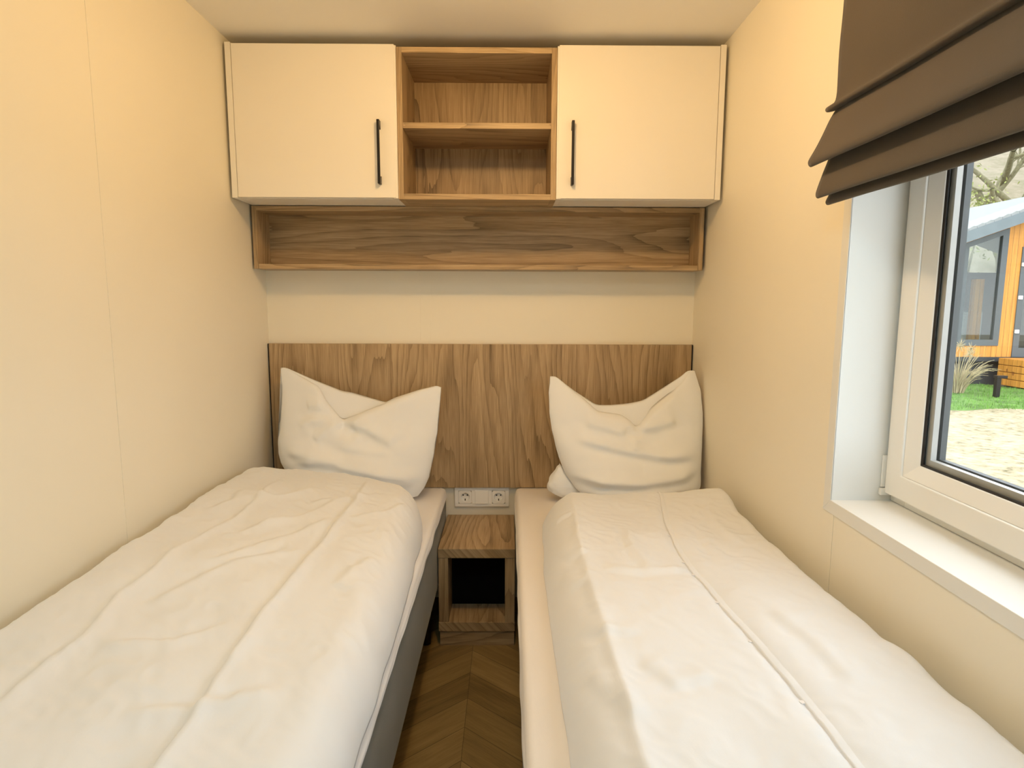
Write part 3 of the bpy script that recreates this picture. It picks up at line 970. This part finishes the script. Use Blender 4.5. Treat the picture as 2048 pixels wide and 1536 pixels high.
pb = pillow(PILLOW_B, cb, (-.275, .49, -.165, .95), 'cream pillow on the right bed leaning at the headboard, right ear at the corner', 0.09, 0.08, 6.0, 0.728)

# the loose slack of the right pillowcase gathered at its lower inner corner
nu, nv = 26, 26
vs = []; fs = []
for i in range(nu + 1):
    th = math.pi * 2 * i / nu
    for j in range(nv + 1):
        ph = math.pi * j / nv
        x, y, z = math.sin(ph) * math.cos(th), math.sin(ph) * math.sin(th), math.cos(ph)
        w = 1 + 0.14 * noise.noise(Vector((x * 3, y * 3, z * 3)))
        vs.append((0.205 + 0.052 * x * w * (1.0 - 0.75 * z) - 0.012 * z, -0.222 + 0.034 * y * w + 0.012 * z, 0.572 + 0.058 * z * w))
for i in range(nu):
    for j in range(nv):
        fs.append([i * (nv + 1) + j, (i + 1) * (nv + 1) + j, (i + 1) * (nv + 1) + j + 1, i * (nv + 1) + j + 1])
mesh('pillowcase_slack', vs, fs, PILLOWCASE, pb, smooth=True, weld=True)

# ------------------------------------------------------------------ outdoors, seen through the window
ZG = -0.53
GRAVEL = NT('pale_gravel')
_g = GRAVEL.new('ShaderNodeNewGeometry').outputs['Position']
_a = GRAVEL.noise(_g, 9.0, 5, 0.7); _b = GRAVEL.noise(_g, 1.1, 3)
_f = GRAVEL.math('ADD', GRAVEL.math('MULTIPLY', _a, 0.7), GRAVEL.math('MULTIPLY', _b, 0.3))
GRAVEL.bump(_a, 0.6, 0.03)
GRAVEL = GRAVEL.out(GRAVEL.ramp(_f, [(0.38, (0.10, 0.085, 0.035)), (0.47, (0.29, 0.24, 0.145)), (0.62, (0.40, 0.345, 0.24))]), 0.95)
LAWN = plain('lawn_soil', (0.085, 0.17, 0.028), 0.95, 0, 0.4, 5.0)
BLADE = plain('grass_blade', (0.12, 0.26, 0.035), 0.7, 0, 0.35, 3.0)
HILL = NT('leaf_litter_hillside')
_g = HILL.new('ShaderNodeNewGeometry').outputs['Position']
_a = HILL.noise(_g, 0.7, 6, 0.7); _b = HILL.noise(_g, 3.5, 4, 0.7)
_f = HILL.math('ADD', HILL.math('MULTIPLY', _a, 0.6), HILL.math('MULTIPLY', _b, 0.4))
HILL = HILL.out(HILL.ramp(_f, [(0.34, (0.12, 0.115, 0.055)), (0.5, (0.19, 0.16, 0.105)), (0.65, (0.25, 0.21, 0.15))]), 1.0)
BARK = plain('mossy_bark', (0.17, 0.155, 0.085), 0.95, 0, 0.3, 9.0)
TWIG = plain('pale_twig', (0.24, 0.20, 0.13), 0.95, 0, 0.2, 9.0)
LEAF = plain('yellow_green_leaf', (0.20, 0.22, 0.055), 0.8, 0, 0.3, 6.0)
STRAW = plain('dry_straw', (0.40, 0.33, 0.19), 0.9, 0, 0.15, 12.0)
CLAD = NT('orange_larch_boards')
_x, _y, _z = CLAD.xyz()
_f = CLAD.noise(CLAD.vec(CLAD.math('MULTIPLY', _x, 16.0), CLAD.math('MULTIPLY', _y, 16.0), CLAD.math('MULTIPLY', _z, 1.2)), 1.0, 4, 0.6)
_k = CLAD.noise(CLAD.vec(CLAD.math('MULTIPLY', _x, 9.0), CLAD.math('MULTIPLY', _y, 9.0), CLAD.math('MULTIPLY', _z, 7.0)), 1.0, 1)
_c = CLAD.ramp(_f, [(0.3, (0.42, 0.17, 0.022)), (0.7, (0.66, 0.30, 0.050))])
_c = CLAD.mix(CLAD.math('GREATER_THAN', _k, 0.74), _c, (0.24, 0.08, 0.012))
_j = CLAD.math('FRACT', CLAD.math('MULTIPLY', CLAD.math('ADD', _x, _y), 8.5))
_c = CLAD.mix(CLAD.math('LESS_THAN', _j, 0.05), _c, (0.12, 0.05, 0.012))
CLAD = CLAD.out(_c, 0.6)
CABGREY = plain('anthracite_cabin_frame', (0.075, 0.09, 0.10), 0.5)
ROOFG = plain('grey_roof_edge', (0.12, 0.15, 0.165), 0.5)
TILE = plain('pale_grey_roof_tile', (0.22, 0.235, 0.235), 0.6)
DARKIN = plain('cabin_interior_grey', (0.13, 0.14, 0.135), 0.8)
CURT = plain('grey_curtain', (0.30, 0.29, 0.25), 0.9)
PALE = plain('pale_sofa', (0.42, 0.43, 0.41), 0.9)
SKIRT = plain('dark_plinth', (0.03, 0.034, 0.038), 0.7)

# ground
gv = []; gf = []
gx = [0.9 + 0.45 * i for i in range(72)]; gy = [-12 + 0.5 * j for j in range(72)]
for yy in gy:
    for xx in gx:
        gv.append((xx, yy, ZG + 0.015 * noise.noise(Vector((xx, yy, 0)))))
for j in range(len(gy) - 1):
    for i in range(len(gx) - 1):
        k = j * len(gx) + i
        gf.append([k, k + 1, k + len(gx) + 1, k + len(gx)])
o = struct(mesh('ground', gv, gf, GRAVEL, None, smooth=True))
# lawn in front of the cabin
lv = []; lf = []
NX, NY = 40, 14
for j in range(NY + 1):
    for i in range(NX + 1):
        x = lerp(5.0, 17.0, i / NX)
        y0 = 7.75 + 0.12 * noise.noise(Vector((x * 1.5, 0, 3)))
        y = lerp(y0, 10.97 if x < 10.5 else 9.95, j / NY)
        lv.append((x, y, ZG + 0.035 * min(1, j / 1.5) + 0.01 * noise.noise(Vector((x, y, 4))) - (0.02 if j == 0 else 0)))
for j in range(NY):
    for i in range(NX):
        k = j * (NX + 1) + i
        lf.append([k, k + 1, k + NX + 2, k + NX + 1])
lawn = mesh('lawn', lv, lf, LAWN, None, smooth=True)
tag(lawn, 'strip of green lawn in front of the timber cabin', 'lawn')
bv = MB()
for _ in range(5200):
    x = random.uniform(7.0, 11.5); y = random.uniform(7.7, 10.9)
    if x > 10.45 and y > 9.9: y -= 1.1
    h = random.uniform(0.03, 0.085); a = random.uniform(0, 6.28); w = 0.007
    dx, dy = math.cos(a) * w, math.sin(a) * w
    lx, ly = random.uniform(-.03, .03), random.uniform(-.03, .03)
    z = ZG + 0.02
    bv.add([(x - dx, y - dy, z), (x + dx, y + dy, z), (x + lx, y + ly, z + h)], [(0, 1, 2)])
gb = bv.build('grass_blades', BLADE, lawn)
gb['kind'] = 'stuff'

# hillside
hv = []; hf_ = []
NX, NY = 70, 40
for j in range(NY + 1):
    for i in range(NX + 1):
        x = lerp(-6, 62, i / NX); y = lerp(20, 62, j / NY)
        d = max(0, (y - 21) + 0.25 * (x - 16))
        z = ZG - 0.2 + 0.50 * max(0, d) * (1 - 0.004 * d) + 0.7 * noise.noise(Vector((x * 0.16, y * 0.16, 2))) * min(1, d / 5)
        hv.append((x, y, z))
for j in range(NY):
    for i in range(NX):
        k = j * (NX + 1) + i
        hf_.append([k, k + 1, k + NX + 2, k + NX + 1])
struct(mesh('hillside', hv, hf_, HILL, None, smooth=True))

# neighbouring cabin (gable wall faces us)
CY = 11.0
cab = thing('timber_cabin', (12.5, 14.0, ZG), 'orange timber cabin with dark window frames across the lawn', 'cabin')
X0, X1, XRD = 8.35, 17.0, 12.7
ZW = 0.10


def roof_z(x, y_off=0.0):
    return 2.70 + 0.357 * ((min(x, 2 * XRD - x)) - 9.70)


gw = MB()
# gable wall with openings: built of pieces around the window and the door
wx0, wx1, dx0, dx1 = 8.75, 10.66, 10.98, 11.95
zs = 0.345


def wz(x): return roof_z(x) - 0.19


def piece(xa, xb, za, zb_fn):
    gw.prism([(xa, za), (xb, za), (xb, zb_fn(xb)), (xa, zb_fn(xa))], 'y', CY, CY + 0.12)


piece(X0, wx0, ZW, roof_z)
piece(wx0, wx1, ZW, lambda x: zs)
piece(wx0, wx1, 0, roof_z) if False else gw.prism([(wx0, wz(wx0)), (wx1, wz(wx1)), (wx1, roof_z(wx1)), (wx0, roof_z(wx0))], 'y', CY, CY + 0.12)
piece(wx1, dx0, ZW, roof_z)
gw.prism([(dx0, 2.46), (dx1, 2.46), (dx1, roof_z(dx1)), (dx0, roof_z(dx0))], 'y', CY, CY + 0.12)
gw.prism([(dx1, ZW), (X1, ZW), (X1, roof_z(X1)), (XRD, roof_z(XRD)), (dx1, roof_z(dx1))], 'y', CY, CY + 0.12)
gw.build('gable_wall', CLAD, cab)
box('side_wall', X0, X0 + 0.12, CY + 0.12, 17.0, ZW, roof_z(X0), CLAD, cab)
box('rear_wall', X0, X1, 17.0, 17.12, ZW, roof_z(X0), DARKIN, cab)
box('floor_slab', X0, X1, CY + 0.002, 17.0, ZW - 0.10, ZW, SKIRT, cab)
box('plinth', X0 + 0.1, X1 - 0.1, CY + 0.14, 16.9, ZG, ZW - 0.10, SKIRT, cab)
rf = MB()
for xa, xb in ((X0 - 0.45, XRD), (XRD, 2 * XRD - X0 + 0.45)):
    rf.prism([(xa, roof_z(xa)), (xb, roof_z(xb)), (xb, roof_z(xb) + 0.10), (xa, roof_z(xa) + 0.10)], 'y', CY - 0.42, 17.3)
roof = rf.build('roof', ROOFG, cab)
fa = MB()
fa.prism([(X0 - 0.45, roof_z(X0 - 0.45) - 0.11), (XRD, roof_z(XRD) - 0.11), (XRD, roof_z(XRD) + 0.115), (X0 - 0.45, roof_z(X0 - 0.45) + 0.115)], 'y', CY - 0.45, CY - 0.42)
fa.prism([(XRD, roof_z(XRD) - 0.11), (2 * XRD - X0 + 0.45, roof_z(X0 - 0.45) - 0.11), (2 * XRD - X0 + 0.45, roof_z(X0 - 0.45) + 0.115), (XRD, roof_z(XRD) + 0.115)], 'y', CY - 0.45, CY - 0.42)
fa.build('fascia', ROOFG, roof)
tl = MB()
for k in range(26):
    x = X0 - 0.40 + k * 0.17
    tl.prism([(x, roof_z(x) + 0.115), (x + 0.165, roof_z(x + 0.165) + 0.115), (x + 0.165, roof_z(x + 0.165) + 0.15), (x + 0.10, roof_z(x + 0.10) + 0.185), (x, roof_z(x) + 0.165)], 'y', CY - 0.43, CY + 0.6)
tl.build('verge_tiles', TILE, roof)
# trapezoid window frame
wf = MB()
fw = 0.13
wf.prism([(wx0, zs), (wx0 + fw, zs), (wx0 + fw, wz(wx0 + fw)), (wx0, wz(wx0))], 'y', CY - 0.02, CY + 0.08)
wf.prism([(wx1 - fw, zs), (wx1, zs), (wx1, wz(wx1)), (wx1 - fw, wz(wx1 - fw))], 'y', CY - 0.02, CY + 0.08)
wf.prism([(wx0 + fw, zs), (wx1 - fw, zs), (wx1 - fw, zs + fw), (wx0 + fw, zs + fw)], 'y', CY - 0.02, CY + 0.08)
wf.prism([(wx0 + fw, wz(wx0 + fw) - 0.11), (wx1 - fw, wz(wx1 - fw) - 0.11), (wx1 - fw, wz(wx1 - fw)), (wx0 + fw, wz(wx0 + fw))], 'y', CY - 0.02, CY + 0.08)
wf.prism([(9.72, zs + fw), (9.83, zs + fw), (9.83, wz(9.83) - 0.11), (9.72, wz(9.72) - 0.11)], 'y', CY - 0.02, CY + 0.08)
cw = wf.build('window_frame', CABGREY, cab)
CABGLASS = bpy.data.materials.new('reflecting_cabin_glass')
CABGLASS.use_nodes = True
_n, _l = CABGLASS.node_tree.nodes, CABGLASS.node_tree.links
_n.clear()
_o = _n.new('ShaderNodeOutputMaterial'); _tr = _n.new('ShaderNodeBsdfTransparent'); _gl = _n.new('ShaderNodeBsdfGlossy'); _mx = _n.new('ShaderNodeMixShader')
_gl.inputs['Roughness'].default_value = 0.02
_mx.inputs[0].default_value = 0.05
_tr.inputs[0].default_value = (0.85, 0.9, 0.9, 1)
_l.new(_tr.outputs[0], _mx.inputs[1]); _l.new(_gl.outputs[0], _mx.inputs[2]); _l.new(_mx.outputs[0], _o.inputs[0])
MB().prism([(wx0 + fw, zs + fw), (wx1 - fw, zs + fw), (wx1 - fw, wz(wx1 - fw) - 0.11), (wx0 + fw, wz(wx0 + fw) - 0.11)], 'y', CY + 0.02, CY + 0.03).build('window_pane', CABGLASS, cw)
# things to be seen inside the cabin window
MB().box(10.47, 10.66, CY + 0.55, CY + 0.70, ZW, 1.80).build('inner_post', CLAD, cab)
MB().box(9.2, 10.95, CY + 0.9, CY + 1.4, ZW, 1.06).build('inner_counter', PALE, cab)
cu = MB()
for x0 in (10.72,):
    pts = [(x0 + 0.022 * k, CY + 0.30 + (0.03 if k % 2 else 0)) for k in range(14)]
    pts += [(a, b_ + 0.012) for a, b_ in reversed(pts)]
    cu.prism(pts, 'z', ZW + 0.02, 2.35)
cu.build('curtain', CURT, cab)
# door
df = MB()
df.box(dx0, dx0 + 0.13, CY - 0.02, CY + 0.08, ZW, 2.46); df.box(dx1 - 0.13, dx1, CY - 0.02, CY + 0.08, ZW, 2.46)
df.box(dx0 + 0.13, dx1 - 0.13, CY - 0.02, CY + 0.08, ZW, ZW + 0.2); df.box(dx0 + 0.13, dx1 - 0.13, CY - 0.02, CY + 0.08, 2.33, 2.46)
dr = df.build('door', CABGREY, cab)
box('door_pane', dx0 + 0.13, dx1 - 0.13, CY + 0.02, CY + 0.03, ZW + 0.2, 2.33, CABGLASS, dr)
for z in (0.62, 1.35, 2.05):
    box('hinge', dx0 + 0.005, dx0 + 0.085, CY - 0.05, CY - 0.02, z, z + 0.075, PVC, dr)
# timber step in front of the cabin door
st = thing('timber_step', (11.5, 10.4, ZG), 'stacked orange timber step in front of the cabin door', 'step')
for k in range(4):
    MB().box(10.60, 12.4, 10.0, 10.85, ZG + 0.055 + k * 0.145, ZG + 0.19 + k * 0.145).build('plank', CLAD, st, bevel=0.01)
# bollard light
bo = thing('bollard_light', (9.17, 9.0, ZG + 0.02), 'short black bollard light on the lawn', 'bollard')
box('post', 9.115, 9.195, 8.96, 9.04, ZG + 0.047, ZG + 0.40, BLACK, bo, bevel=0.004)
box('lamp_head', 9.105, 9.30, 8.95, 9.05, ZG + 0.40, ZG + 0.45, BLACK, bo, bevel=0.004)

# dry ornamental grass in front of the cabin
og = MB()
for _ in range(150):
    a = random.uniform(0, 2 * math.pi); r0 = random.uniform(0, 0.12)
    L = random.uniform(0.45, 1.05); out = random.uniform(0.15, 0.75) * L
    bx, by = 8.80 + r0 * math.cos(a), 9.55 + r0 * math.sin(a)
    pts = []
    for k in range(8):
        q = k / 7
        pts.append((bx + math.cos(a) * out * q ** 1.4, by + math.sin(a) * out * q ** 1.4, ZG + 0.05 + L * (q * 0.95 - 0.55 * (out / L) * q ** 3)))
    og.tube(pts, [0.008 * (1 - 0.75 * k / 7) for k in range(8)], 4)
tag(og.build('ornamental_grass', STRAW, None), 'clump of dry straw-coloured ornamental grass before the cabin', 'grass')
pg = MB()
for (x, y, z, s) in ((8.95, 9.5, 0.28, .11), (9.05, 9.6, 0.38, .09), (8.75, 9.5, 0.45, .10)):
    for _ in range(40):
        d = Vector((random.gauss(0, 1), random.gauss(0, 1), random.gauss(0, 1))).normalized() * s
        pg.tube([(x, y, z), (x + d.x, y + d.y, z + d.z * 1.5)], [0.006, 0.002], 3)
og_o = [o for o in COL.objects if o.name == 'ornamental_grass'][0]
pg.build('plume', STRAW, og_o)


# bare tree on the slope
def tree(name, label, base, height, seed, mat, levels=5, spread=0.55):
    rnd = random.Random(seed)
    mb = MB()

    def grow(p, d, L, r, lv):
        pts = [p]; rad = [r]
        n = 5
        q = Vector(p); dd = Vector(d)
        for k in range(n):
            dd = (dd + Vector((rnd.gauss(0, .16), rnd.gauss(0, .16), rnd.gauss(0.03, .10)))).normalized()
            q = q + dd * (L / n)
            pts.append(tuple(q)); rad.append(r * (1 - 0.45 * (k + 1) / n))
        mb.tube(pts, rad, 6 if lv > 2 else 4, cap=False)
        if lv == 0: return
        for _ in range(rnd.choice((2, 3, 3))):
            k = rnd.randint(2, n)
            ax = Vector((rnd.gauss(0, 1), rnd.gauss(0, 1), rnd.gauss(0.15, 0.7))).normalized()
            nd = (dd * (1 - spread) + ax * spread).normalized()
            grow(pts[k], nd, L * rnd.uniform(0.62, 0.85), rad[k] * 0.72, lv - 1)
    grow(base, Vector((0.05, 0, 1)), height * 0.36, height * 0.030, levels)
    return tag(mb.build(name, mat, None, smooth=True), label, 'tree')


tree('bare_tree', 'bare mossy tree with forked crown rising behind the cabin roof', (23.5, 27.0, 1.0), 15.0, 11, BARK)
# yellow-green shrub behind the roof
sh = MB()
rnd = random.Random(4)
for _ in range(900):
    d = Vector((rnd.gauss(0, .5), rnd.gauss(0, .4), rnd.gauss(0, .65)))
    p = Vector((15.5, 18.9, 4.1)) + d
    a = Vector((rnd.gauss(0, 1), rnd.gauss(0, 1), rnd.gauss(0, 1))).normalized() * 0.07
    b2 = a.cross(Vector((rnd.gauss(0, 1), rnd.gauss(0, 1), 1))).normalized() * 0.03
    sh.add([p - a, p + b2, p + a, p - b2], [(0, 1, 2, 3)])
shrub = thing('leafy_shrub', (15.7, 18.9, ZG), 'loose yellow-green shrub behind the left end of the cabin roof', 'shrub')
sh.build('foliage', LEAF, shrub)
stm = MB()
for _ in range(7):
    stm.tube([(15.5 + rnd.uniform(-.1, .1), 18.9, ZG + 0.0), (15.5 + rnd.uniform(-.25, .25), 18.9 + rnd.uniform(-.2, .2), 1.8), (15.5 + rnd.uniform(-.6, .6), 18.9 + rnd.uniform(-.4, .4), 4.3)], [0.05, 0.035, 0.012], 6)
stm.build('stem', BARK, shrub)
